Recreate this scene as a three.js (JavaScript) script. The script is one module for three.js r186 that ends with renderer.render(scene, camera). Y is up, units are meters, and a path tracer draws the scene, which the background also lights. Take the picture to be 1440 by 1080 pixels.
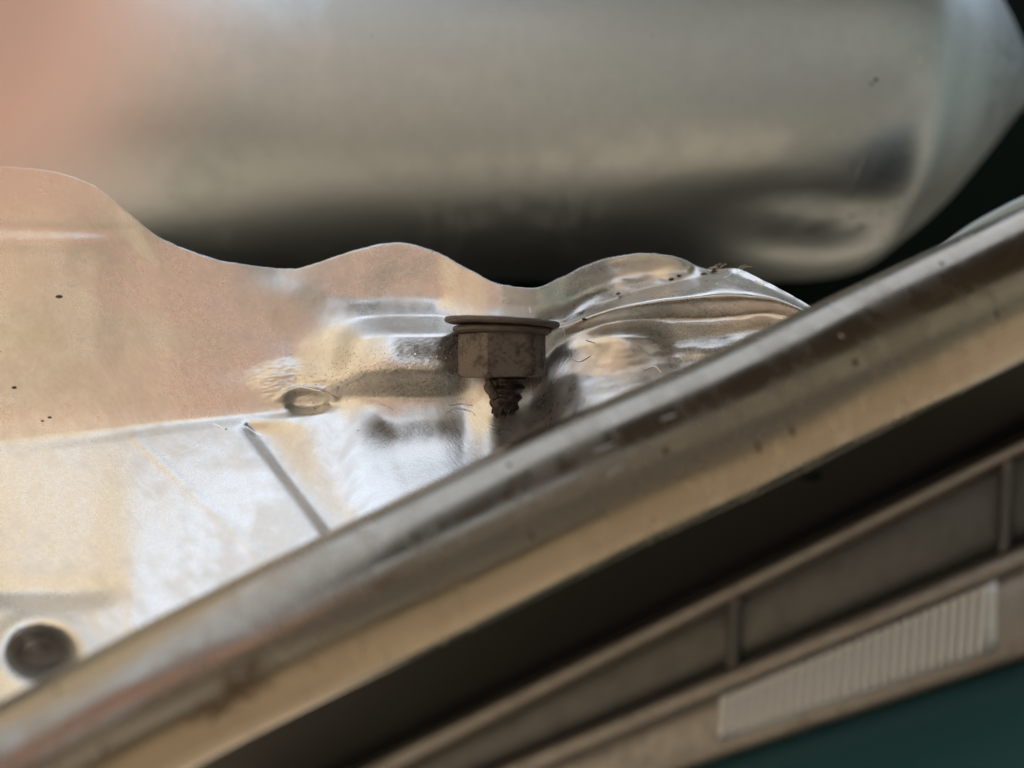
import * as THREE from 'three';
import { ImprovedNoise } from 'three/addons/math/ImprovedNoise.js';
import { MarchingCubes } from 'three/addons/objects/MarchingCubes.js';
import { mergeGeometries, mergeVertices, toCreasedNormals } from 'three/addons/utils/BufferGeometryUtils.js';

// ---------------------------------------------------------------- camera, sky, sun, exposure
const scene = new THREE.Scene();
const MM = 0.001, DIST = 130, FOV = 40, PITCH = THREE.MathUtils.degToRad(15);
const EYE = new THREE.Vector3(0, 0.35, 0);
const camera = new THREE.PerspectiveCamera(FOV, 4 / 3, 0.001, 100);
camera.position.copy(EYE); camera.rotation.x = PITCH; camera.updateMatrixWorld(true);
camera.focus = DIST * MM; camera.userData.focus = DIST * MM; camera.userData.fStop = 8;
scene.add(camera);
const K = Math.tan(THREE.MathUtils.degToRad(FOV / 2)) / 540;
const ROT = new THREE.Matrix4().makeRotationX(PITCH);
// L: millimetres in axes levelled with the lens, origin at the bolt's depth, z towards the viewer
const L = (x, y, z) => new THREE.Vector3(x, y, z - DIST).multiplyScalar(MM).applyMatrix4(ROT).add(EYE);
const S = z => K * (DIST - z);                      // millimetres per photograph pixel at a depth
const P = (px, py, z) => L((px - 720) * S(z), (540 - py) * S(z), z);

const renderer = new THREE.WebGLRenderer({ antialias: true });
renderer.setSize(1024, 768);
renderer.toneMapping = THREE.LinearToneMapping;
renderer.toneMappingExposure = 1.68;
renderer.shadowMap.enabled = true;

{ // an even, slightly cloudy sky: brighter overhead, paler at the horizon
  const w = 512, h = 256, d = new Float32Array(w * h * 4), n = new ImprovedNoise();
  for (let j = 0; j < h; j++) for (let i = 0; i < w; i++) {
    const el = ((j + .5) / h - .5) * Math.PI, az = (i + .5) / w * 2 * Math.PI;
    const x = Math.cos(el) * Math.cos(az), y = Math.sin(el), z = Math.cos(el) * Math.sin(az);
    const c = .5 + .5 * n.noise(x * 2.2 + 5, y * 3.4, z * 2.2) + .25 * n.noise(x * 5, y * 7 + 3, z * 5);
    const t = Math.max(0, y), b = .62 + .42 * Math.sqrt(t), k = THREE.MathUtils.clamp(c, 0, 1);
    const o = (j * w + i) * 4;
    d[o] = b * (.74 + .26 * k); d[o + 1] = b * (.86 + .17 * k); d[o + 2] = b * (1.06 + .04 * k); d[o + 3] = 1;
    if (y < 0) { d[o] = .40; d[o + 1] = .31; d[o + 2] = .21; }
  }
  const t = new THREE.DataTexture(d, w, h, THREE.RGBAFormat, THREE.FloatType);
  t.mapping = THREE.EquirectangularReflectionMapping; t.magFilter = THREE.LinearFilter; t.minFilter = THREE.LinearFilter; t.needsUpdate = true;
  scene.background = t; scene.environment = t;
}
const sun = new THREE.DirectionalLight(0xfff0da, 3);
sun.position.copy(EYE).add(new THREE.Vector3(1.7, 2.2, -1.2));
sun.target.position.copy(EYE); sun.castShadow = true; sun.shadow.radius = 6;
Object.assign(sun.shadow.camera, { left: -1, right: 1, top: 1, bottom: -1, near: .1, far: 6 });
sun.shadow.mapSize.set(2048, 2048);
scene.add(sun, sun.target);

// ---------------------------------------------------------------- helpers
let seed = 7;
const rnd = () => { seed = (seed * 1664525 + 1013904223) >>> 0; return seed / 4294967296; };
const rr = (a, b) => a + (b - a) * rnd();
const NZ = new ImprovedNoise();
const fbm = (x, y, z = 0, o = 4) => { let s = 0, a = .5; for (let i = 0; i < o; i++) { s += a * NZ.noise(x, y, z + i * 7.3); x *= 2.03; y *= 2.03; a *= .5; } return s; };
const sst = (a, b, t) => { t = Math.min(1, Math.max(0, (t - a) / (b - a))); return t * t * (3 - 2 * t); };
const gau = (t, w) => Math.exp(-(t * t) / (w * w));
// monotone cubic through knots
function curve(xs, ys) {
  const n = xs.length, d = [], m = [];
  for (let i = 0; i < n - 1; i++) d[i] = (ys[i + 1] - ys[i]) / (xs[i + 1] - xs[i]);
  m[0] = d[0]; m[n - 1] = d[n - 2];
  for (let i = 1; i < n - 1; i++) m[i] = d[i - 1] * d[i] <= 0 ? 0 : 2 * d[i - 1] * d[i] / (d[i - 1] + d[i]);
  return x => {
    if (x <= xs[0]) return ys[0] + m[0] * (x - xs[0]);
    if (x >= xs[n - 1]) return ys[n - 1] + m[n - 1] * (x - xs[n - 1]);
    let i = 0; while (x > xs[i + 1]) i++;
    const h = xs[i + 1] - xs[i], t = (x - xs[i]) / h, t2 = t * t, t3 = t2 * t;
    return ys[i] * (2 * t3 - 3 * t2 + 1) + m[i] * h * (t3 - 2 * t2 + t) + ys[i + 1] * (3 * t2 - 2 * t3) + m[i + 1] * h * (t3 - t2);
  };
}
const used = {};
const numbered = n => { const k = used[n] = (used[n] ?? -1) + 1; return k ? `${n}_${String(k).padStart(3, '0')}` : n; };
function mesh(name, g, m, parent) {
  if (!g.attributes.normal) g.computeVertexNormals();
  const o = new THREE.Mesh(g, m); o.name = name; o.castShadow = o.receiveShadow = true;
  if (parent) { g.translate(-parent.userData.at[0], -parent.userData.at[1], -parent.userData.at[2]); parent.add(o); }
  return o;
}
function thing(name, label, category, at, extra) {
  const o = new THREE.Group(); o.name = numbered(name); o.position.copy(at); scene.add(o);
  o.userData = { label, category, at: at.toArray(), ...extra };
  return o;
}
function structure(name, o) { o.name = name; o.userData.kind = 'structure'; scene.add(o); return o; }
// a closed grid: rows of points, joined in u (and closed across v if wrapV)
function grid(nu, nv, f, uvf, wrapV = false) {
  const p = [], uv = [], ix = [];
  for (let j = 0; j <= nv; j++) for (let i = 0; i <= nu; i++) { p.push(...f(i, j).toArray()); uv.push(...uvf(i, j)); }
  for (let j = 0; j < nv; j++) for (let i = 0; i < nu; i++) { const a = j * (nu + 1) + i, b = a + 1, c = a + nu + 1, d = c + 1; ix.push(a, c, b, b, c, d); }
  const g = new THREE.BufferGeometry();
  g.setAttribute('position', new THREE.Float32BufferAttribute(p, 3)); g.setAttribute('uv', new THREE.Float32BufferAttribute(uv, 2)); g.setIndex(ix);
  g.computeVertexNormals(); return g;
}
// smooth the corners of a closed polygon of [a, b] pairs
function chaikin(p, times = 2, k = .22) {
  for (; times--;) { const q = []; p.forEach((a, i) => { const b = p[(i + 1) % p.length]; q.push(a.map((v, c) => v * (1 - k) + b[c] * k), a.map((v, c) => v * k + b[c] * (1 - k))); }); p = q; }
  return p;
}
// a bar whose closed section is given at its two ends as points
function loft(A, B, n = 24, wob = 0) {
  const m = A.length, p = [], uv = [], ix = [];
  for (let i = 0; i <= n; i++) for (let j = 0; j <= m; j++) {
    const t = i / n, v = A[j % m].clone().lerp(B[j % m], t);
    if (wob) v.addScaledVector(new THREE.Vector3(0, 1, .4), wob * MM * fbm(t * 9, j % m * .7, 3));
    p.push(...v.toArray()); uv.push(t * A[0].distanceTo(B[0]) / MM / 100, j / m * .3);
  }
  for (let i = 0; i < n; i++) for (let j = 0; j < m; j++) { const a = i * (m + 1) + j, b = a + 1, c = a + m + 1, d = c + 1; ix.push(a, b, c, b, d, c); }
  for (const e of [0, n]) for (let j = 1; j < m - 1; j++) ix.push(e * (m + 1), e * (m + 1) + j, e * (m + 1) + j + 1);
  const g = new THREE.BufferGeometry();
  g.setAttribute('position', new THREE.Float32BufferAttribute(p, 3)); g.setAttribute('uv', new THREE.Float32BufferAttribute(uv, 2)); g.setIndex(ix);
  g.computeVertexNormals(); return g;
}
// textures: f(x, y) in texture units 0..1 gives [r, g, b] in 0..1
function tex(w, h, f, srgb = false) {
  const d = new Uint8Array(w * h * 4);
  for (let j = 0; j < h; j++) for (let i = 0; i < w; i++) { const c = f(i / w, j / h), o = (j * w + i) * 4; for (let k = 0; k < 3; k++) d[o + k] = Math.max(0, Math.min(255, Math.round(255 * c[k]))); d[o + 3] = 255; }
  const t = new THREE.DataTexture(d, w, h); t.wrapS = t.wrapT = THREE.MirroredRepeatWrapping; t.magFilter = t.minFilter = THREE.LinearFilter;
  if (srgb) t.colorSpace = THREE.SRGBColorSpace; t.needsUpdate = true; return t;
}
// worn metal: film of dust, specks, fine scratches. size = millimetres per repeat
function wornMetal(o) {
  const w = o.size ?? 512, specks = [], lines = new Float32Array(w * w), spk = new Float32Array(w * w);
  for (let i = 0; i < (o.lines ?? 120); i++) {
    let x = rnd() * w, y = rnd() * w, a = rr(-.5, .5) + (rnd() < .3 ? rr(-1.5, 1.5) : 0), len = rr(10, o.lineLen ?? 120), s = rr(.15, .9) ** 2, b = rr(-.012, .012);
    for (let k = 0; k < len; k++) { x += Math.cos(a); y += Math.sin(a); a += b; const q = ((y | 0) & (w - 1)) * w + ((x | 0) & (w - 1)); lines[q] = Math.max(lines[q], s * Math.sin(Math.PI * k / len)); }
  }
  for (let i = 0; i < (o.specks ?? 300); i++) {
    const x = rnd() * w, y = rnd() * w, r = rr(.7, 1.2) + 2.2 * rnd() ** 6, e = rr(.6, 1.6), s = rr(.3, 1);
    for (let b = -6; b <= 6; b++) for (let a = -6; a <= 6; a++) if ((a * e) ** 2 + (b / e) ** 2 < r * r) spk[(((y + b) | 0) & (w - 1)) * w + (((x + a) | 0) & (w - 1))] = s;
  }
  const at = (a, x, y) => a[Math.min(w - 1, y * w | 0) * w + Math.min(w - 1, x * w | 0)];
  const film = (x, y) => { const f = fbm(x * (o.film ?? 5), y * (o.film ?? 5), o.z ?? 0, 5) + .5 * fbm(x * 40, y * 40, 9, 3); return sst(-.12, .32, f); };
  const g = (x, y) => NZ.noise(x * 330, y * 330, 1) * .5 + NZ.noise(x * 150, y * 150, 4) * .5;
  const c0 = o.color, c1 = o.dust, cs = o.speck ?? [.2, .17, .14];
  const map = tex(w, w, (x, y) => {
    const f = film(x, y) * (o.filmAmount ?? .6), n = 1 + (o.grain ?? .06) * g(x, y), s = at(spk, x, y), l = at(lines, x, y);
    return c0.map((v, k) => { let q = (v * (1 - f) + c1[k] * f) * n; q = q * (1 - s) + cs[k] * s; return q + (.9 - q) * l * (o.lineShow ?? .35); });
  }, true);
  const rough = tex(w, w, (x, y) => { const f = film(x, y), l = at(lines, x, y); const q = o.rough[0] + (o.rough[1] - o.rough[0]) * f + .05 * g(x, y) + .15 * at(spk, x, y) - .08 * l; return [1, q, 1]; });
  const bump = tex(w, w, (x, y) => { const q = .5 + .12 * g(x, y) + .28 * at(lines, x, y) + .3 * at(spk, x, y) + (o.wave ?? .1) * fbm(x * 14, y * 14, 2, 3); return [q, q, q]; });
  for (const t of [map, rough, bump]) t.repeat.set(o.rx ?? 1, o.ry ?? 1);
  return new THREE.MeshPhysicalMaterial({ map, roughnessMap: rough, roughness: 1, metalness: o.metal ?? 1, bumpMap: bump, bumpScale: (o.bump ?? .06) * MM, side: THREE.DoubleSide });
}

// ---------------------------------------------------------------- materials
const M = {};
M.sheet = wornMetal({ size: 1024, color: [.81, .81, .8], dust: [.775, .755, .72], filmAmount: .6, rough: [.27, .4], specks: 6, lines: 160, bump: .05, film: 6, metal: .92, wave: .25 });
M.tank = wornMetal({ size: 1024, color: [.74, .79, .825], dust: [.71, .755, .785], filmAmount: .5, rough: [.42, .52], specks: 25, lines: 50, lineLen: 60, bump: .03, z: 4, film: 4, wave: .2, grain: .03 });
M.bar = wornMetal({ color: [.54, .515, .47], dust: [.49, .46, .41], filmAmount: .5, rough: [.19, .31], specks: 30, lines: 90, bump: .03, z: 8, film: 5, wave: .3, rx: 2 });
M.rail = wornMetal({ color: [.56, .55, .535], dust: [.47, .455, .44], filmAmount: .7, rough: [.34, .5], specks: 120, lines: 40, bump: .05, metal: .6 });
M.railDark = wornMetal({ color: [.35, .355, .35], dust: [.31, .31, .305], filmAmount: .7, rough: [.38, .55], specks: 100, lines: 30, bump: .05, metal: .5 });
M.rib = wornMetal({ color: [.8, .82, .84], dust: [.72, .735, .75], filmAmount: .6, rough: [.3, .5], specks: 60, lines: 10, bump: .03, metal: .5 });
M.rust = wornMetal({ color: [.385, .355, .33], dust: [.29, .255, .235], filmAmount: 1, rough: [.5, .8], specks: 900, lines: 60, bump: .12, metal: .35, grain: .25, speck: [.16, .1, .07], rx: 2, ry: 2, film: 8 });
M.rustDark = wornMetal({ color: [.2, .17, .16], dust: [.12, .1, .09], filmAmount: 1, rough: [.4, .7], specks: 500, lines: 20, bump: .1, metal: .35, grain: .4, rx: 2, ry: 2 });
M.bright = new THREE.MeshStandardMaterial({ color: new THREE.Color().setRGB(.8, .81, .82), metalness: 1, roughness: .3 });
M.black = new THREE.MeshPhysicalMaterial({ color: new THREE.Color().setRGB(.011, .0115, .011), roughness: .7, specularIntensity: .4 });
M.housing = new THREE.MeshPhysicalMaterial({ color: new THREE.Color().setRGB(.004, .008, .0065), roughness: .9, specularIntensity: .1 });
M.pale = new THREE.MeshStandardMaterial({ color: new THREE.Color().setRGB(.38, .48, .54), roughness: .5 });
M.teal = new THREE.MeshPhysicalMaterial({ color: new THREE.Color().setRGB(.03, .1, .118), roughness: .35, clearcoat: .1, specularIntensity: .5, clearcoatRoughness: .3 });
M.hair = new THREE.MeshStandardMaterial({ color: new THREE.Color().setRGB(.75, .68, .56), roughness: .5 });
M.grit = new THREE.MeshStandardMaterial({ color: new THREE.Color().setRGB(.09, .065, .05), roughness: .9 });
M.fleck = new THREE.MeshStandardMaterial({ color: new THREE.Color().setRGB(.1, .06, .035), roughness: .8 });
M.dirt = new THREE.MeshStandardMaterial({ color: new THREE.Color().setRGB(.03, .027, .025), roughness: .9 });

// ---------------------------------------------------------------- setting: ground and dark bodywork behind
{
  const m = new THREE.MeshStandardMaterial({ roughness: .95, map: tex(512, 512, (x, y) => { const n = 1 + .35 * fbm(x * 20, y * 20, 2, 5) + .2 * NZ.noise(x * 200, y * 200, 3); return [.67 * n, .61 * n, .525 * n]; }, true) });
  m.map.repeat.set(40, 40);
  const g = new THREE.Mesh(new THREE.CircleGeometry(30, 48), m); g.rotation.x = -Math.PI / 2; g.receiveShadow = true;
  structure('ground', g);
}
{
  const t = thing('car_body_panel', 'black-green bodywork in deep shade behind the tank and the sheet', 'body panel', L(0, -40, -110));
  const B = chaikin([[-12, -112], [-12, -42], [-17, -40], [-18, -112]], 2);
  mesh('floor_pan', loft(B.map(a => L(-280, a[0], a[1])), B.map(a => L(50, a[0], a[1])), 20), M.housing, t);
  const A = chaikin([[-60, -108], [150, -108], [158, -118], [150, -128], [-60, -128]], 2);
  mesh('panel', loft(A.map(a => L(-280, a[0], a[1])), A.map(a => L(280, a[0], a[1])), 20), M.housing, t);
}

// ---------------------------------------------------------------- tank above
{
  const t = thing('house_wall', 'sunlit tan rendered wall standing off to the left, outside the frame', 'wall', new THREE.Vector3(-1.6, 0, 0));
  const m = new THREE.MeshStandardMaterial({ roughness: .95, map: tex(512, 512, (x, y) => { const n = 1 + .2 * fbm(x * 12, y * 12, 6, 5) + .1 * NZ.noise(x * 180, y * 180, 3); return [.84 * n, .785 * n, .69 * n]; }, true) });
  m.map.repeat.set(4, 2);
  const g = new THREE.BoxGeometry(.25, 3.0, 7); g.translate(-1.72, 1.5, .6);
  mesh('wall_body', g, m, t);
  const u = thing('garden_wall', 'low pale green painted wall off to the right, outside the frame', 'wall', new THREE.Vector3(1.9, 0, 0));
  const mg = new THREE.MeshStandardMaterial({ roughness: .9, map: tex(256, 256, (x, y) => { const n = 1 + .15 * fbm(x * 12, y * 12, 2, 5); return [.6 * n, .655 * n, .635 * n]; }, true) });
  const gg = new THREE.BoxGeometry(.2, 1.2, 6); gg.translate(1.9, .6, .6); mesh('wall_body', gg, mg, u);
}
{
  const t = thing('arch_lip', 'dark plastic lip of the bodywork overhanging above, outside the frame', 'body trim', L(100, 130, 80));
  const B = chaikin([[128, 43], [128, 180], [140, 184], [150, 48]], 2);
  mesh('lip', loft(B.map(a => L(-42, a[0], a[1])), B.map(a => L(300, a[0], a[1] > 100 ? a[1] : a[1] - 120)), 12), new THREE.MeshStandardMaterial({ color: new THREE.Color().setRGB(.11, .104, .09), roughness: .7 }), t);
}
{
  const cy = 55, cz = -62, b = 36, c = 38;
  const t = thing('metal_tank', 'large rounded grey metal tank with a scratched domed end, filling the top', 'tank', L(0, cy - b, cz));
  const h = curve([-230, -120, 0, 40, 52, 58, 63, 70, 76, 85, 93, 98, 100.2], [1.04, 1.02, 1, 1, 1, .985, .95, .81, .67, .39, .13, .04, .004]);
  const xs = []; for (let i = 0; i <= 120; i++) xs.push(i < 60 ? -230 + 270 * i / 60 : 40 + 60.2 * Math.sin((i - 60) / 60 * Math.PI / 2));
  const body = grid(120, 160, (i, j) => {
    const x = xs[i], a = j / 160 * Math.PI * 2, k = Math.max(.003, h(x));
    let dent = .5 * gau(x - 20, 30) * fbm(x * .02, a * 2, 5) + .35 * fbm(x * .015, a * 1.2, 2, 2);
    dent -= 1.7 * gau(Math.hypot((x - 50) / 17, (a - 2.54 - .006 * (x - 50)) / .15), 1) * (1 + .12 * NZ.noise(x * .4, a * 30, 1)); 
    return L(x, cy + (b * k + dent * k) * Math.cos(a), cz + (c * k + dent * k) * Math.sin(a));
  }, (i, j) => [xs[i] / 150, j / 160 * 1.4]);
  mesh('tank_body', body, M.tank, t);
  // a point on the tank's near side for a photograph pixel
  const on = (px, py, lift = .1) => {
    let z = -26;
    for (let n = 0; n < 60; n++) { const x = (px - 720) * S(z), y = (540 - py) * S(z), k = Math.max(.01, h(x)), r = 1 - ((y - cy) / (b * k)) ** 2; const zz = cz + c * k * Math.sqrt(Math.max(0, r)) + lift; z += (zz - z) * .4; }
    return P(px, py, z);
  };
  const strokes = [[[1275, 208], [1295, 207], [1312, 212]], [[1268, 212], [1288, 216], [1305, 219]], [[1166, 183], [1173, 190], [1177, 196]], [[1214, 225], [1205, 245], [1190, 285]], [[1070, 145], [1074, 165], [1052, 190]], [[1268, 255], [1285, 250]], [[1245, 262], [1270, 257]], [[1293, 78], [1294, 90]], [[880, 190], [884, 205]], [[1236, 190], [1250, 205], [1262, 222]]];
  const g = strokes.map(s => new THREE.TubeGeometry(new THREE.CatmullRomCurve3(s.map(q => on(q[0], q[1], 0.03))), 12, .045 * MM, 5));
  mesh('scratch', mergeGeometries(g), M.bright, t).userData.kind = 'stuff';
  const chips = [[1232, 112, 6, 5], [1225, 118, 4, 4], [1211, 317, 14, 3], [1196, 303, 5, 3], [1222, 296, 12, 2], [1240, 299, 8, 2], [1260, 292, 7, 2], [1238, 318, 5, 2], [1050, 315, 3, 2], [875, 319, 3, 2], [858, 310, 3, 2], [1386, 70, 3, 4]];
  const cg = chips.map(q => { const s = new THREE.SphereGeometry(1, 12, 8); s.scale(q[2] * .055 * MM, q[3] * .055 * MM, .06 * MM); s.rotateX(PITCH); s.rotateZ(.15); const p = on(q[0], q[1], 0); s.translate(p.x, p.y, p.z); return s; });
  mesh('dark_chip', mergeGeometries(cg), M.dirt, t).userData.kind = 'stuff';
}

// ---------------------------------------------------------------- pressed sheet in the middle
const cols = [
  [-80, 230, -3, 330, -4, 430, -5, 500, -5.5, 560, -5.5, 625, -5, 655, -3.2, 1110, 36],
  [0, 234, -3, 330, -4, 430, -5, 500, -5.5, 560, -5.5, 618, -5, 645, -3.2, 1060, 34],
  [70, 241, -3.2, 330, -4, 430, -5, 500, -5.5, 560, -5.5, 611, -5, 636, -3.2, 1030, 32],
  [130, 261, -3.5, 340, -4.4, 430, -5, 500, -5.6, 560, -5.5, 604, -5, 628, -3.2, 1000, 30.5],
  [180, 300, -4, 350, -5, 440, -5.4, 500, -5.8, 555, -5.5, 598, -5, 620, -3.2, 970, 29],
  [230, 338, -5, 385, -5.4, 450, -5.6, 500, -5.8, 550, -5.5, 592, -5, 613, -3.2, 945, 27],
  [330, 371, -6, 415, -6, 465, -6, 505, -6, 545, -5.5, 583, -5, 600, -3.3, 890, 23],
  [410, 379, -7, 420, -6.4, 465, -6.4, 502, -6, 542, -5.3, 575, -4.8, 590, -3.2, 850, 20.5],
  [460, 366, -7, 412, -7, 455, -6.4, 492, -5, 535, -3.6, 567, -4.2, 583, -3, 825, 19],
  [510, 350, -7, 418, -7.4, 444, -6.6, 478, -2.2, 520, -0.6, 561, -2.8, 580, -2.2, 805, 17.5],
  [560, 342, -7, 414, -7.7, 442, -6.8, 474, -1.4, 515, 0.2, 562, -2.2, 582, -2, 785, 16],
  [610, 354, -7, 416, -7.5, 442, -6.6, 474, -1.6, 515, 0, 562, -2.4, 586, -2, 765, 14.5],
  [650, 375, -6.4, 412, -6.6, 445, -6, 476, -2.6, 515, -1.8, 562, -2.8, 588, -2.2, 750, 13.5],
  [705, 401, -5.4, 426, -5.4, 448, -5.2, 470, -3.4, 515, -2.8, 560, -1.6, 588, -.8, 725, 12],
  [750, 406, -5.6, 428, -5.6, 450, -5.2, 470, -3, 508, -2.9, 540, -2.3, 566, -1.7, 705, 11],
  [790, 391, -7, 422, -7, 450, -6, 460, -3, 478, -3.3, 503, -2.5, 535, -1.6, 690, 10],
  [830, 372, -7.6, 404, -8.8, 433, -7.4, 445, -2.4, 462, -3.6, 484, -2.4, 515, -1.7, 670, 9],
  [870, 361, -8.2, 390, -9.8, 416, -8.4, 433, -2.3, 452, -4.2, 474, -2.4, 505, -1.9, 650, 8],
  [910, 357, -8.2, 382, -9.8, 403, -8.8, 426, -2.3, 450, -4.6, 478, -2.4, 508, -1.7, 635, 7],
  [950, 362, -8.8, 379, -9.2, 395, -8.8, 421, -2.4, 449, -4.8, 490, -2.6, 515, -1.5, 620, 6],
  [1000, 381, -11, 385, -9.6, 388, -8.4, 417, -2.5, 448, -5, 484, -2.8, 506, -1.6, 595, 4.5],
  [1030, 378, -9, 381, -8.7, 384, -8.3, 416, -2.5, 446, -5, 478, -3, 500, -1.8, 580, 4],
  [1075, 396, -7, 399, -6.6, 402, -6.2, 418, -2.6, 442, -4.6, 470, -3, 492, -2, 560, 3.2],
  [1137, 430, -5, 432, -4.7, 434, -4.3, 441, -2.8, 455, -3.8, 475, -3, 492, -2, 545, 2.6],
  [1200, 470, -4, 472, -3.8, 475, -3.6, 482, -3, 492, -3.2, 500, -2.8, 510, -2, 550, 2.2],
];
const cx = cols.map(c => c[0]);
const lines = [...Array(8)].map((_, k) => [curve(cx, cols.map(c => c[1 + 2 * k])), curve(cx, cols.map(c => c[2 + 2 * k]))]);
const segDist = (x, y, a, b) => { const dx = b[0] - a[0], dy = b[1] - a[1], l = Math.hypot(dx, dy), t = Math.min(1, Math.max(0, ((x - a[0]) * dx + (y - a[1]) * dy) / (l * l))); return [Math.hypot(x - a[0] - t * dx, y - a[1] - t * dy) * Math.sign((x - a[0]) * dy - (y - a[1]) * dx), t]; };
function details(x, y) {
  let z = 0;
  { const [d, t] = segDist(x, y, [352, 596], [500, 790]); z -= 1.7 * (d < 0 ? gau(d, 11) : gau(d, 46)) * sst(585, 612, y); }            // pressed groove in the foot
  { const [d] = segDist(x, y, [535, 575], [590, 720]); z -= .08 * (d < 0 ? gau(d, 9) : gau(d, 30)) * sst(572, 600, y); }
  { const [d] = segDist(x, y, [190, 615], [385, 800]); z += .1 * gau(d, 5); }
  { const [d] = segDist(x, y, [700, 585], [722, 660]); z -= .12 * gau(d, 9); }
  z -= .22 * gau(y - 322 - .02 * x, 9) * sst(190, 130, x); z += .2 * gau(y - 340 - .02 * x, 14) * sst(170, 90, x); // bead at the left
  { const q = Math.hypot((x - 58) / 48, (y - 918) / 36); z -= 6 * sst(1.12, .5, q); z += .4 * gau(q - 1.3, .3); } // hole in the foot
  z += .5 * sst(180, 130, x) * sst(830, 860, y) - .6 * gau(y - 832, 18) * sst(190, 110, x);
  { // torn weld spot
    const q = Math.hypot((x - 412) / 62, (y - 538) / 34); z += .4 * sst(1.15, .4, q);
    const w = sst(1.25, .5, q); z += w * (.2 * fbm(x * .05, y * .12, 3, 4) + .12 * NZ.noise(x * .1 + y * .16, y * .5 - x * .08, 1));
    const a = Math.hypot((x - 432) / 36, (y - 566) / 20); z -= 1.2 * sst(1, .5, a) * sst(590, 566, y); z += .4 * gau(a - 1.1, .16) * sst(568, 556, y);
  }
  const wall = sst(420, 300, x) * sst(620, 560, y);
  z += .25 * fbm(x * .005, y * .007, 8, 2) * (.4 + wall) + .05 * fbm(x * .03, y * .03, 2, 2);
  z += 6 * Math.pow(Math.max(0, x - 800) / 320, 1.25);
  if (x > 780) z += .35 * fbm(x * .012, y * .035, 5, 3) * sst(780, 840, x);
  { const w = sst(470, 500, x) * sst(655, 620, x) * sst(470, 490, y) * sst(570, 545, y); z += w * (.035 * NZ.noise(x * .5, y * .5, 2) + .04 * NZ.noise(x * .22, y * .22, 5)); }
  z += 1.2 * gau(Math.hypot(x - 880, y - 485), 34);
  return z;
}
const NX = 420, NYg = 260, X0 = -80, X1 = 1200;
const TS = [0, .12, .24, .37, .5, .62, .7, 1];
const colCache = [];
function column(i) {
  if (colCache[i]) return colCache[i];
  const x = X0 + (X1 - X0) * i / NX, ys = lines.map(l => l[0](x)), zs = lines.map(l => l[1](x));
  for (let k = 1; k < 8; k++) if (ys[k] <= ys[k - 1] + .6) ys[k] = ys[k - 1] + .6;
  const fy = curve(TS, ys), fz = curve(ys, zs), out = [];
  for (let j = 0; j <= NYg; j++) { const y = fy(j / NYg); out.push([x, y + sst(.06, 0, j / NYg) * 2.2 * fbm(x * .05, 3, 1, 4), fz(y) + details(x, y)]); }
  return colCache[i] = out;
}
const sheetZ = (x, y) => { const c = column(Math.round((x - X0) / (X1 - X0) * NX)); let k = 0; while (k < NYg && c[k + 1][1] < y) k++; return c[k][2]; };
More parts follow.
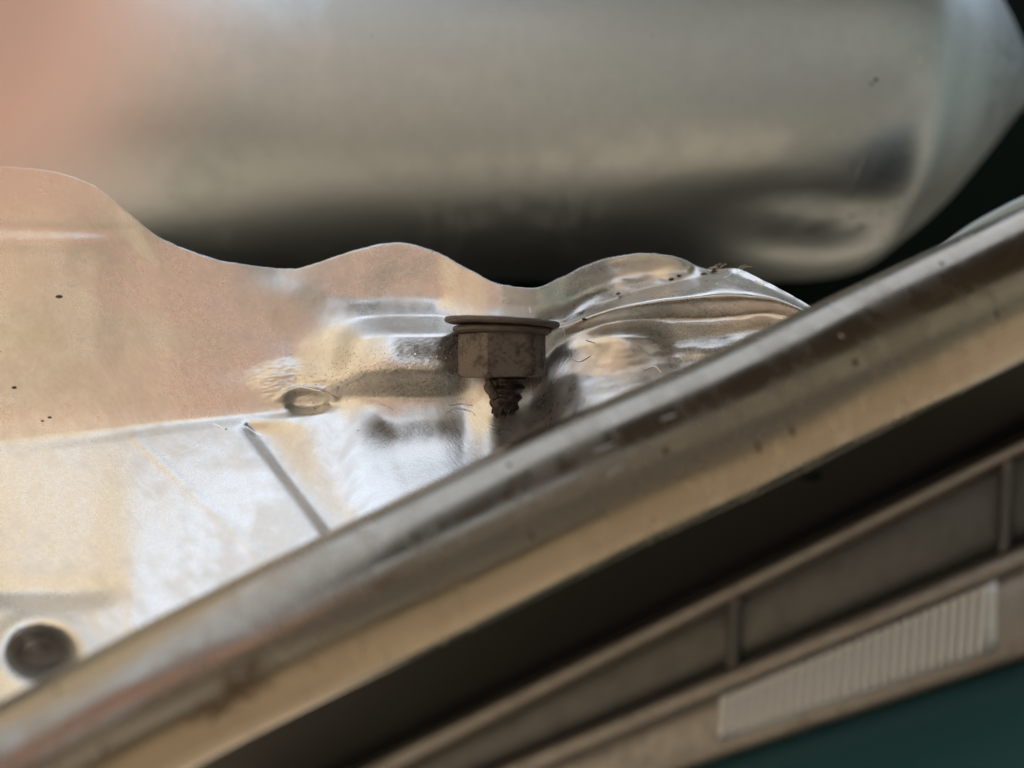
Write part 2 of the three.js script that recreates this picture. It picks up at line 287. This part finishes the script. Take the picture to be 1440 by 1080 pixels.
{
  const t = thing('pressed_metal_sheet', 'pressed tan-silver metal sheet with wavy top edge and flared pale foot', 'metal sheet', L(0, -20, 4));
  const arc = []; for (let i = 0; i <= NX; i++) { const c = column(i); let s = 0, a = [0]; for (let j = 1; j <= NYg; j++) { s += P(...c[j]).distanceTo(P(...c[j - 1])); a.push(s / MM); } arc.push(a); }
  // front, rolled over the rim to the back: rows -4..-1 are the back of the rim
  const T = .3;
  const front = grid(NX, NYg + 8, (i, j) => {
    const c = column(i);
    if (j >= 8) return P(...c[j - 8]);
    const a = (8 - j) / 8, q = c[0];                            // rim rounding then down the back
    if (a <= .375) { const th = a / .375 * Math.PI; return P(q[0], q[1] - 1.2 * Math.sin(th), q[2] - T * (1 - Math.cos(th)) / 2); }
    const r = c[Math.round((a - .375) / .625 * 60)]; return P(r[0], r[1], r[2] - T);
  }, (i, j) => [P(...column(i)[100]).x / MM / 110 + .5, (j < 8 ? -(8 - j) * .3 : arc[i][j - 8]) / 110]);
  mesh('sheet_body', front, M.sheet, t);
  const burr = [[[300, 596], [308, 599], [318, 603]], [[396, 556], [404, 547], [416, 543], [428, 545], [452, 550]], [[628, 580], [640, 574], [660, 578], [668, 584]], [[632, 570], [650, 568], [664, 570]], [[520, 562], [536, 568], [552, 576]],
    [[853, 404], [862, 408], [858, 416]], [[824, 478], [836, 482]], [[896, 485], [905, 493], [914, 500]], [[905, 520], [922, 516], [930, 524]], [[1006, 400], [1018, 391], [1030, 385]], [[1062, 394], [1074, 400]], [[790, 452], [830, 432], [870, 418]], [[885, 410], [930, 400], [960, 394]], [[745, 432], [747, 440]], [[805, 505], [815, 508], [830, 500]]];
  const g = burr.map(s => { const q = s.map(p => P(p[0], p[1], sheetZ(p[0], p[1]) + .05)); return new THREE.TubeGeometry(new THREE.CatmullRomCurve3(q), 14, rr(.06, .13) * MM, 5); });
  for (let k = 0; k < 90; k++) { // crumbs of torn metal round the weld spot and below the boss
    const near = rnd() < .45, x = near ? 455 + 45 * (rnd() + rnd() - 1) : 580 + 75 * (rnd() + rnd() - 1), y = near ? 540 + 34 * (rnd() + rnd() - 1) : 502 + 22 * (rnd() + rnd() - 1);
    const s = new THREE.TetrahedronGeometry(rr(.06, .17) * MM); s.scale(rr(.5, 1.8), 1, .6); s.rotateZ(rr(0, 3)); s.rotateX(rr(0, 3)); const p = P(x, y, sheetZ(x, y) + .05); s.translate(p.x, p.y, p.z); s.deleteAttribute('uv'); g.push(s);
  }
  for (const a of g) { a.deleteAttribute('uv'); if (a.index) continue; }
  mesh('burr', mergeGeometries(g.map(a => a.index ? a.toNonIndexed() : a)), M.bright, t).userData.kind = 'stuff';
  const specks = [[83, 417, 4], [504, 606, 2], [70, 587, 2.5], [60, 592, 2], [20, 545, 3], [640, 472, 4], [1005, 383, 5], [990, 386, 4], [945, 393, 4], [870, 413, 3], [955, 388, 3], [822, 449, 3]];
  const d = specks.map(q => { const s = new THREE.SphereGeometry(1, 10, 7); s.scale(q[2] * 1.3 * S(0) * MM, q[2] * .7 * S(0) * MM, .12 * MM); const p = P(q[0], q[1], sheetZ(q[0], q[1])); s.translate(p.x, p.y, p.z); return s; });
  mesh('dirt_speck', mergeGeometries(d), M.dirt, t).userData.kind = 'stuff';
  const grit = []; // brown grit stuck on the boss and at the weld spot
  for (let k = 0; k < 1500; k++) {
    const w = rnd(), x = w < .75 ? rr(465, 648) : 440 + 70 * (rnd() + rnd() - 1), y = w < .75 ? 522 + 46 * (rnd() + rnd() - 1) : 520 + 45 * (rnd() + rnd() - 1);
    const q = new THREE.TetrahedronGeometry(rr(.025, .085) * MM + .05 * MM * rnd() ** 8); q.scale(1, rr(.5, 1), .5); q.rotateZ(rr(0, 6)); q.rotateX(rr(0, 6)); const p = P(x, y, sheetZ(x, y) + .01); q.translate(p.x, p.y, p.z); grit.push(q);
  }
  mesh('grit', mergeGeometries(grit), M.grit, t).userData.kind = 'stuff';
  const br = []; // frayed fibres on the torn rim
  for (let k = 0; k < 6; k++) { const x = rr(985, 1045), y = 381 + rr(-3, 4), z = sheetZ(Math.min(1190, x), y) + .2, a = rr(-.9, .5); br.push(new THREE.TubeGeometry(new THREE.CatmullRomCurve3([P(x, y, z), P(x + 8 * Math.cos(a), y - 5 + 4 * Math.sin(a), z + .2), P(x + 17 * Math.cos(a), y - 6 + 7 * Math.sin(a), z + rr(-.5, .6))]), 6, .03 * MM, 4)); }
  mesh('frayed_fibre', mergeGeometries(br), M.hair, t).userData.kind = 'stuff';
}
{
  const t = thing('loose_fibre', 'thin pale hair-like fibre curling beside the right of the nut', 'fibre', P(797, 497, -1));
  mesh('fibre', new THREE.TubeGeometry(new THREE.CatmullRomCurve3([P(788, 450, .5), P(793, 465, 1), P(796, 482, .6), P(801, 500, -1)]), 24, .055 * MM, 6), M.hair, t);
}

// ---------------------------------------------------------------- rusty nut on its stud
{
  const s = S(0), X = (706 - 720) * s, Y = py => (540 - py) * s, cz = 0;
  const t = thing('rusty_bolt', 'rusty brown hexagonal nut and washer on a broken threaded stud', 'bolt', L(X, Y(578), cz));
  const place = (g, tilt = 0, y = 0) => { g.scale(MM, MM, MM); if (tilt) g.rotateZ(tilt); const c = L(X, Y(y), cz); g.rotateX(PITCH); g.translate(c.x, c.y, c.z); return g; };
  const rough = (g, a, f) => { const p = g.attributes.position; for (let i = 0; i < p.count; i++) { const x = p.getX(i), y = p.getY(i), z = p.getZ(i), n = fbm(x * f, y * f, z * f, 3) * a, l = Math.hypot(x, z) || 1; p.setXYZ(i, x + x / l * n, y + .5 * n, z + z / l * n); } g.computeVertexNormals(); return g; };
  const lathe = (pts, n = 64) => new THREE.LatheGeometry(pts.map(p => new THREE.Vector2(p[0], p[1])), n);
  const w = lathe([[2.4, .4], [6.8, .4], [7.05, .32], [7.12, .05], [7.0, -.26], [6.7, -.36], [2.4, -.36]], 96);
  mesh('washer', place(rough(w, .12, .8), -.05, 454), M.rust, t);
  const fl = lathe([[2.4, .5], [5.6, .5], [6.0, .36], [6.1, -.05], [5.7, -.42], [2.4, -.5]], 96);
  mesh('nut_flange', place(rough(fl, .1, .8), -.02, 465), M.rust, t);
  // hexagon: radial section with chamfered bottom
  const H = 5.2, nA = 180, nH = 26, R = 5.6, th0 = Math.acos(-21 / 64);
  const hex = grid(nA, nH + 6, (i, j) => {
    const a = i / nA * Math.PI * 2, m = ((a - th0) % (Math.PI / 3) + Math.PI / 3) % (Math.PI / 3) - Math.PI / 6;
    let r = R * Math.cos(Math.PI / 6) / Math.cos(m); r = Math.min(r, R - .1); r = r - .05 * gau(Math.abs(m) - Math.PI / 6, .07);
    let y;
    if (j <= nH) { y = -H * j / nH; const ch = 4.9 + 1.6 * Math.max(0, (H + y)) * .62; r = Math.min(r, ch + .25); const ct = 5.35 + .6 * -y; r = Math.min(r, ct); }
    else { y = -H; const k = (j - nH) / 6; r = Math.min(r, 5.15) * (1 - k) + 1.6 * k; y = -H - .12 * sst(0, .3, k); }
    const n = .04 * fbm(r * Math.cos(a) * .9, y * .9, r * Math.sin(a) * .9, 4) + .03 * Math.max(0, NZ.noise(r * Math.cos(a) * 2, y * 2, r * Math.sin(a) * 2));
    return new THREE.Vector3((r + n) * Math.cos(a), y, (r + n) * Math.sin(a));
  }, (i, j) => [i / nA * .7, j / nH * .12]);
  mesh('nut', toCreasedNormals(place(hex, .012, 470), .3), M.rust, t);
  // stud: threads, snapped off at the end
  const nS = 96, nT = 110, len = 4.3;
  const stud = grid(nS, nT + 8, (i, j) => {
    const a = i / nS * Math.PI * 2, k = Math.min(1, j / nT), y = 1 - (len + 1) * k;
    let r = 2.05 + .17 * Math.cos(2 * Math.PI * (y / 1.25 + a / (2 * Math.PI))) - .18;
    r *= 1 + .3 * fbm(Math.cos(a) * 1.6, y * .9, Math.sin(a) * 1.6 + 4, 4);
    r -= .55 * sst(-1.6, -4.2, y) * (0.5 + .5 * Math.cos(a - .4)) + .25 * sst(-3.4, -4.3, y);
    let yy = y; if (y < -2.6) yy += 1.3 * (NZ.noise(Math.cos(a) * 2.2, 2, Math.sin(a) * 2.2)) * sst(-2.6, -4, y) + .35 * Math.cos(a + .6) * sst(-2.6, -4, y);
    if (j > nT) { const q = (j - nT) / 8; r *= 1 - q; yy += .5 * q + .3 * NZ.noise(Math.cos(a) * r * 2, q, Math.sin(a) * r * 2); }
    return new THREE.Vector3(r * Math.cos(a) + .75, yy, r * Math.sin(a));
  }, (i, j) => [i / nS * .2, j / nT * .15]);
  mesh('stud', place(stud, -.06, 530), M.rustDark, t);
  const fk = new THREE.IcosahedronGeometry(1, 4); fk.scale(.75, 1.35, .6); rough(fk, .5, 1.1); fk.rotateZ(.35); fk.translate(-1.35, -1.3, 1.2);
  mesh('rust_flake', place(fk, 0, 533), M.rust, t);
}

// ---------------------------------------------------------------- polished bar across the front
{
  const pz = curve([-400, 44, 344, 644, 1000, 1484, 1900], [48, 35, 28, 21.5, 16.5, 12, 9]);
  const up = curve([-400, 0, 300, 600, 760, 1000, 1140, 1317, 1440, 1900], [1190, 985, 823, 680, 604, 499, 431, 348, 292, 90]);
  const rad = curve([-400, 0, 600, 1000, 1900], [6.4, 6.9, 7.85, 7.9, 7.6]);
  const c = new THREE.CatmullRomCurve3([-380, -200, 0, 200, 400, 600, 800, 1000, 1200, 1400, 1600, 1850].map(x => { const z = pz(x), q = rad(x) / S(z) * .985; return P(x + .44 * q, up(x) + .9 * q, z); }));
  const t = thing('polished_bar', 'polished round metal bar slanting across the foreground from lower left', 'metal bar', P(700, 850, 18));
  const n = 220, m = 96, fr = c.computeFrenetFrames(n), pts = c.getSpacedPoints(n), ax = new THREE.Vector3(1, 0, 0);
  const g = grid(n, m, (i, j) => {
    const a = j / m * Math.PI * 2, T = fr.tangents[i], z = new THREE.Vector3(0, Math.sin(PITCH) * 0, 1), u = new THREE.Vector3().crossVectors(T, z).normalize(), v = new THREE.Vector3().crossVectors(u, T);
    const r = (rad(-380 + 2230 * i / n) + .1 * fbm(i * .05, Math.cos(a) * 1.2, Math.sin(a), 3)) * MM;
    return pts[i].clone().addScaledVector(u, r * Math.cos(a)).addScaledVector(v, r * Math.sin(a));
  }, (i, j) => [i / n * 1.8, j / m * .45]);
  mesh('bar_tube', g, M.bar, t);
  const on = (px, py, lift = .02) => { // a point on the bar's near side
    const x0 = px - .44 * (py - up(px)) * .82; let z = pz(x0) + 3;
    for (let k = 0; k < 40; k++) { let best = 1e9, bz = 0; for (let x = x0 - 120; x <= x0 + 120; x += 6) { const q = rad(x) / S(pz(x)), ax = x + .44 * q, ay = up(x) + .9 * q, d = Math.hypot(px - ax, py - ay) * S(z); if (d < best) { best = d; bz = pz(x); } } const r = rad(x0); z += .5 * (bz + Math.sqrt(Math.max(0, r * r - best * best)) + lift - z); }
    return P(px, py, z);
  };
  const st = [[[862, 624], [848, 630], [836, 635]], [[875, 655], [862, 664], [854, 670]], [[1168, 424], [1171, 432]], [[930, 590], [950, 583]], [[1180, 470], [1186, 474]], [[1268, 500], [1300, 482], [1340, 468]], [[1000, 640], [1060, 612], [1120, 586]], [[505, 742], [520, 738], [528, 746]], [[480, 758], [486, 752]]];
  mesh('scratch', mergeGeometries(st.map(q => new THREE.TubeGeometry(new THREE.CatmullRomCurve3(q.map(a => on(a[0], a[1]))), 10, rr(.025, .05) * MM, 5))), M.bright, t).userData.kind = 'stuff';
  const fl = [], clusters = [[345, 962, 26, 36, 260], [305, 1000, 34, 16, 120], [540, 818, 14, 6, 30]];
  for (const [cx0, cy0, sx, sy, cnt] of clusters) for (let k = 0; k < cnt; k++) {
    const x = cx0 + sx * 1.4 * (rnd() + rnd() + rnd() - 1.5), y = cy0 - .46 * (x - cx0) * .8 + sy * (rnd() + rnd() - 1), q = new THREE.SphereGeometry(rr(.03, .11) * MM + .1 * MM * rnd() ** 9, 6, 4), p = on(x, y, 0);
    q.scale(rr(.8, 2), rr(.7, 1.2), .3); q.rotateZ(.45 + rr(-.4, .4)); q.rotateX(PITCH); q.translate(p.x, p.y, p.z); fl.push(q);
  }
  mesh('rust_fleck', mergeGeometries(fl), M.fleck, t).userData.kind = 'stuff';
}

// ---------------------------------------------------------------- black strip, trim rail, lamp ribs, teal panel at the lower right
const XA = 350, XB = 1560;
const lineY = (a, b) => x => a[1] + (b[1] - a[1]) * (x - a[0]) / (b[0] - a[0]);
const Lb = lineY([270, 1078], [1440, 495]), L1 = lineY([720, 972], [1440, 612]), L1b = lineY([720, 1000], [1440, 634]), L2 = lineY([720, 1068], [1440, 762]), L2b = lineY([720, 1100], [1440, 796]), L3 = lineY([720, 1112], [1440, 792]), L4 = lineY([970, 1080], [1440, 926]);
const zr = x => { const t = (x - XA) / (XB - XA); return DIST - 1 / ((1 - t) / (DIST + 85) + t / (DIST + 40)); }; // a straight rail that comes nearer towards the right
const strip = (sec, xa = XA, xb = XB, n = 24) => { const at = x => chaikin(sec(x), 2).map(q => P(x, q[0], q[1])); return loft(at(xa), at(xb), n, .25); };
{
  const t = thing('black_seal', 'black rubber seal filling the dark gap beneath the polished bar', 'seal', P(900, 860, -30));
  mesh('seal_body', strip(x => [[Lb(x) - 110, -24], [Lb(x) - 100, -14], [L1(x) - 40, zr(x) + 1], [L1(x) + 10, zr(x) - 7], [L1(x) + 10, zr(x) - 14]], 100), M.black, t);
}
{
  const t = thing('trim_rail', 'blurred grey-brown trim rail with ledges and a pale ribbed lens', 'trim rail', P(1000, 1070, -40));
  mesh('ledge', strip(x => [[L1(x), zr(x) - 2], [L1(x) + 4, zr(x) + 1], [L1b(x), zr(x) + 1], [L1b(x) + 6, zr(x) - 6], [L1(x), zr(x) - 6]]), M.rail, t);
  mesh('dark_panel', strip(x => [[L1b(x) - 4, zr(x) - 5], [L1b(x) + 6, zr(x) - 2.4], [L2(x) - 6, zr(x) - 1.4], [L2(x) + 6, zr(x) - 5]]), M.railDark, t);
  for (const x0 of [1036, 1418]) { const g = loft(chaikin([[-13, -2], [-8, 0], [6, 0], [12, -2], [12, -4], [-13, -4]]).map(q => P(x0 + q[0], L1b(x0) + 2, zr(x0) + q[1])), chaikin([[-13, -2], [-8, .2], [6, .2], [12, -2], [12, -4], [-13, -4]]).map(q => P(x0 + q[0] - 4, L2(x0) + 4, zr(x0) + q[1] + .4)), 8); mesh('divider', g, M.railDark, t); }
  mesh('lower_ledge', strip(x => [[L2(x) - 2, zr(x) - 2], [L2(x) + 3, zr(x) + 1.4], [L2b(x) - 3, zr(x) + 2], [L2b(x) + 6, zr(x) - 2], [L2(x), zr(x) - 6]]), M.rail, t);
  mesh('lower_panel', strip(x => [[L2b(x) - 4, zr(x) - 3], [L2b(x) + 6, zr(x) - .6], [L4(x) - 8, zr(x) + .6], [L4(x) + 2, zr(x) - 1], [L4(x), zr(x) - 6]]), M.rail, t);
  const lens = mesh('ribbed_lens', strip(x => [[L2b(x) - 2, zr(x) - 1], [L2b(x) + 4, zr(x) + .9], [L4(x) - 26, zr(x) + 1.6], [L4(x) - 18, zr(x) - 1]], 1012, 1402, 12), M.rib, t);
  lens.userData.at = t.userData.at;
  for (let x = 1022; x < 1396; x += 13.4) {
    const sec = [[-6.4, 0], [-3.8, .26], [0, .4], [3.8, .26], [6.4, 0], [6, -.4], [-6, -.4]];
    const a = sec.map(q => P(x + q[0], L2b(x) + 6, zr(x) + 1.3 + 1.6 * q[1])), b = sec.map(q => P(x + q[0] - 5, L4(x) - 28, zr(x) + 2 + 1.6 * q[1]));
    mesh('rib', loft(a, b, 4), M.rib, lens);
  }
}
{
  const t = thing('teal_panel', 'dark teal painted panel in the lower right corner', 'painted panel', P(1300, 1080, -40));
  mesh('panel', strip(x => [[L4(x) - 6, zr(x) - 8], [L4(x) + 6, zr(x) - .5], [L4(x) + 120, zr(x) + 10], [L4(x) + 420, zr(x) + 30], [L4(x) + 430, zr(x) - 8], [L4(x), zr(x) - 12]], 700, 1640), M.teal, t);
}
{
  const t = thing('pale_panel', 'pale blue-grey panel edge peeking over the bar at the right', 'panel', P(1400, 360, -16));
  const top = curve([1250, 1310, 1360, 1400, 1440, 1500, 1600], [414, 356, 318, 295, 275, 252, 228]);
  const g = grid(40, 14, (i, j) => { const x = 1250 + 350 * i / 40, y0 = top(x), a = j / 14; return P(x, y0 + 150 * a * a, -16 + 2 * Math.sin(Math.PI * Math.min(.5, a * 2))); }, (i, j) => [i / 40, j / 14]);
  const b = grid(40, 14, (i, j) => { const x = 1250 + 350 * i / 40, y0 = top(x), a = j / 14; return P(x, y0 + 150 * a * a, -16 - 2 * Math.sin(Math.PI * Math.min(.5, a * 2))); }, (i, j) => [i / 40, j / 14]);
  mesh('panel', mergeGeometries([g, b]), M.pale, t);
}

// ---------------------------------------------------------------- the photographer's hand, its fingertip just before the lens
{
  const tip = [-12.6, 8.6, DIST - 17];
  const off = (x, y, z) => [tip[0] + x, tip[1] + y, tip[2] + z];
  const bones = [];
  const chain = (pts) => { for (let i = 0; i < pts.length - 1; i++) bones.push([pts[i], pts[i + 1]]); };
  const J = (x, y, z, r) => [...off(x, y, z), r];
  chain([J(0, 0, 0, 7.4), J(-20, 9, 5, 8), J(-42, 22, 14, 8.6), J(-62, 24, 34, 10)]);                 // index
  chain([J(-16, 26, 8, 7.4), J(-36, 34, 10, 8.2), J(-58, 42, 18, 9), J(-74, 38, 40, 10.5)]);         // middle
  chain([J(-30, 47, 12, 7), J(-50, 54, 14, 7.8), J(-70, 58, 24, 8.5), J(-84, 52, 46, 10)]);          // ring
  chain([J(-52, 66, 20, 6), J(-68, 70, 24, 6.8), J(-82, 71, 34, 7.4), J(-93, 66, 54, 9)]);           // little
  chain([J(-30, -14, 44, 8.4), J(-52, -8, 52, 9.6), J(-78, 6, 66, 12), J(-104, 20, 84, 14)]);        // thumb
  for (const k of [[-62, 24, 34], [-74, 38, 40], [-84, 52, 46], [-93, 66, 54]]) chain([J(...k, 10.5), J(-118, 34 + k[1] * .3, 90, 15)]);
  chain([J(-118, 44, 90, 17), J(-150, 40, 118, 18), J(-230, 20, 190, 25)]);
  const lo = off(-250, -40, -15), size = [270, 140, 240], res = 76, span = 275, cell = span / res;
  const mc = new MarchingCubes(res, M.hair, false, false, 400000);
  const smin = (a, b, k) => { const h = Math.max(0, k - Math.abs(a - b)) / k; return Math.min(a, b) - h * h * k * .25; };
  for (let k = 0; k < res; k++) for (let j = 0; j < res; j++) for (let i = 0; i < res; i++) {
    const p = [lo[0] + i * cell, lo[1] + j * cell, lo[2] + k * cell]; let d = 1e3;
    for (const [a, b] of bones) {
      const e = [b[0] - a[0], b[1] - a[1], b[2] - a[2]], q = [p[0] - a[0], p[1] - a[1], p[2] - a[2]];
      const t = Math.min(1, Math.max(0, (e[0] * q[0] + e[1] * q[1] + e[2] * q[2]) / (e[0] ** 2 + e[1] ** 2 + e[2] ** 2)));
      d = smin(d, Math.hypot(q[0] - t * e[0], q[1] - t * e[1], q[2] - t * e[2]) - (a[3] + (b[3] - a[3]) * t), 5);
    }
    mc.field[i + j * res + k * res * res] = -d;
  }
  mc.isolation = 0; mc.update();
  const n = mc.count, pos = [], nor = [], R3 = new THREE.Matrix4().copy(ROT);
  const pa = mc.positionArray, na = mc.normalArray, v = new THREE.Vector3();
  for (let i = 0; i < n; i++) {
    // positions come out in -1..1 across the grid
    const q = [0, 1, 2].map(c => lo[c] + ((pa[3 * i + c] + 1) / 2) * span);
    pos.push(...L(...q).toArray()); v.set(na[3 * i], na[3 * i + 1], na[3 * i + 2]).applyMatrix4(R3); nor.push(v.x, v.y, v.z);
  }
  let g = new THREE.BufferGeometry(); g.setAttribute('position', new THREE.Float32BufferAttribute(pos, 3));
  g = mergeVertices(g, 1e-6); g.computeVertexNormals();
  const skin = new THREE.MeshPhysicalMaterial({ color: new THREE.Color().setRGB(.92, .64, .6), roughness: .5, sheen: .2 });
  const t = thing('person', "out-of-focus pink fingertip of a hand at the upper left corner", 'hand', L(-120, 20, DIST));
  mesh('hand', g, skin, t);
  // the crouching body behind, in an olive-grey jacket: only its reflection shows
  const sec = [[-340, 40, 60], [-320, 190, 130], [-200, 230, 150], [-60, 225, 145], [80, 215, 130], [190, 235, 120], [250, 190, 100], [285, 90, 75], [300, 40, 45]];
  const jw = curve(sec.map(q => q[0]), sec.map(q => q[1])), jd = curve(sec.map(q => q[0]), sec.map(q => q[2]));
  const jacket = grid(64, 48, (i, j) => { const y = -340 + 640 * j / 48, a = i / 64 * Math.PI * 2, f = 1 + .1 * fbm(Math.cos(a) * 2, y * .012, Math.sin(a) * 2, 4); return new THREE.Vector3(230 + jw(y) * f * Math.cos(a), y, 430 + jd(y) * f * Math.sin(a)).multiplyScalar(MM).add(EYE); }, (i, j) => [i / 64, j / 48]);
  mesh('jacket', jacket, new THREE.MeshStandardMaterial({ color: new THREE.Color().setRGB(.3, .29, .26), roughness: .95 }), t);
  const legs = [];
  for (const dx of [0, 210]) {
    const cv = new THREE.CatmullRomCurve3([[330, -190, 470], [265, -160, 350], [190, -150, 225], [195, -210, 205], [230, -300, 265], [235, -350, 285]].map(q => new THREE.Vector3((q[0] + dx - 75) * MM, (q[1] + 12) * MM, (q[2] - 30 + dx * .15) * MM).add(EYE)));
    const fr = cv.computeFrenetFrames(40), rc = curve([0, .35, .55, 1], [95, 82, 66, 50]);
    legs.push(grid(32, 40, (i, j) => { const a = i / 32 * Math.PI * 2, q = rc(j / 40) * MM * (1 + .08 * fbm(j * .3, Math.cos(a) * 2, Math.sin(a) * 2, 3)); return cv.getPoint(j / 40).addScaledVector(fr.normals[j], q * Math.cos(a)).addScaledVector(fr.binormals[j], q * Math.sin(a)); }, (i, j) => [i / 32, j / 40]));
  }
  mesh('trousers', mergeGeometries(legs), new THREE.MeshStandardMaterial({ color: new THREE.Color().setRGB(.2, .195, .165), roughness: .95 }), t);
  const head = new THREE.SphereGeometry(1, 40, 30); head.scale(.078, .112, .096); head.translate(EYE.x + .23, EYE.y + .4, EYE.z + .42);
  mesh('head', head, skin, t);
}
{
  const t = thing('phone', 'dark phone held up behind the lens, out of the frame', 'phone', L(50, -60, 140));
  const sh = new THREE.Shape(), X0p = -24, X1p = 136, Y0p = -58, Y1p = 18, r = 9;
  sh.moveTo(X0p + r, Y0p); sh.lineTo(X1p - r, Y0p); sh.quadraticCurveTo(X1p, Y0p, X1p, Y0p + r); sh.lineTo(X1p, Y1p - r); sh.quadraticCurveTo(X1p, Y1p, X1p - r, Y1p); sh.lineTo(X0p + r, Y1p); sh.quadraticCurveTo(X0p, Y1p, X0p, Y1p - r); sh.lineTo(X0p, Y0p + r); sh.quadraticCurveTo(X0p, Y0p, X0p + r, Y0p);
  const g = new THREE.ExtrudeGeometry(sh, { depth: 6, bevelSize: 1, bevelThickness: 1, bevelSegments: 3, curveSegments: 8 });
  g.translate(0, 0, DIST + 4); const p = g.attributes.position; for (let i = 0; i < p.count; i++) { const v = L(p.getX(i), p.getY(i), p.getZ(i)); p.setXYZ(i, v.x, v.y, v.z); } g.computeVertexNormals();
  mesh('phone_body', g, new THREE.MeshPhysicalMaterial({ color: new THREE.Color().setRGB(.5, .5, .5), roughness: .45 }), t);
}
for (const o of scene.children) if (o.userData.at) delete o.userData.at;
scene.traverse(o => { if (o.userData && o.userData.at) delete o.userData.at; });
renderer.render(scene, camera);
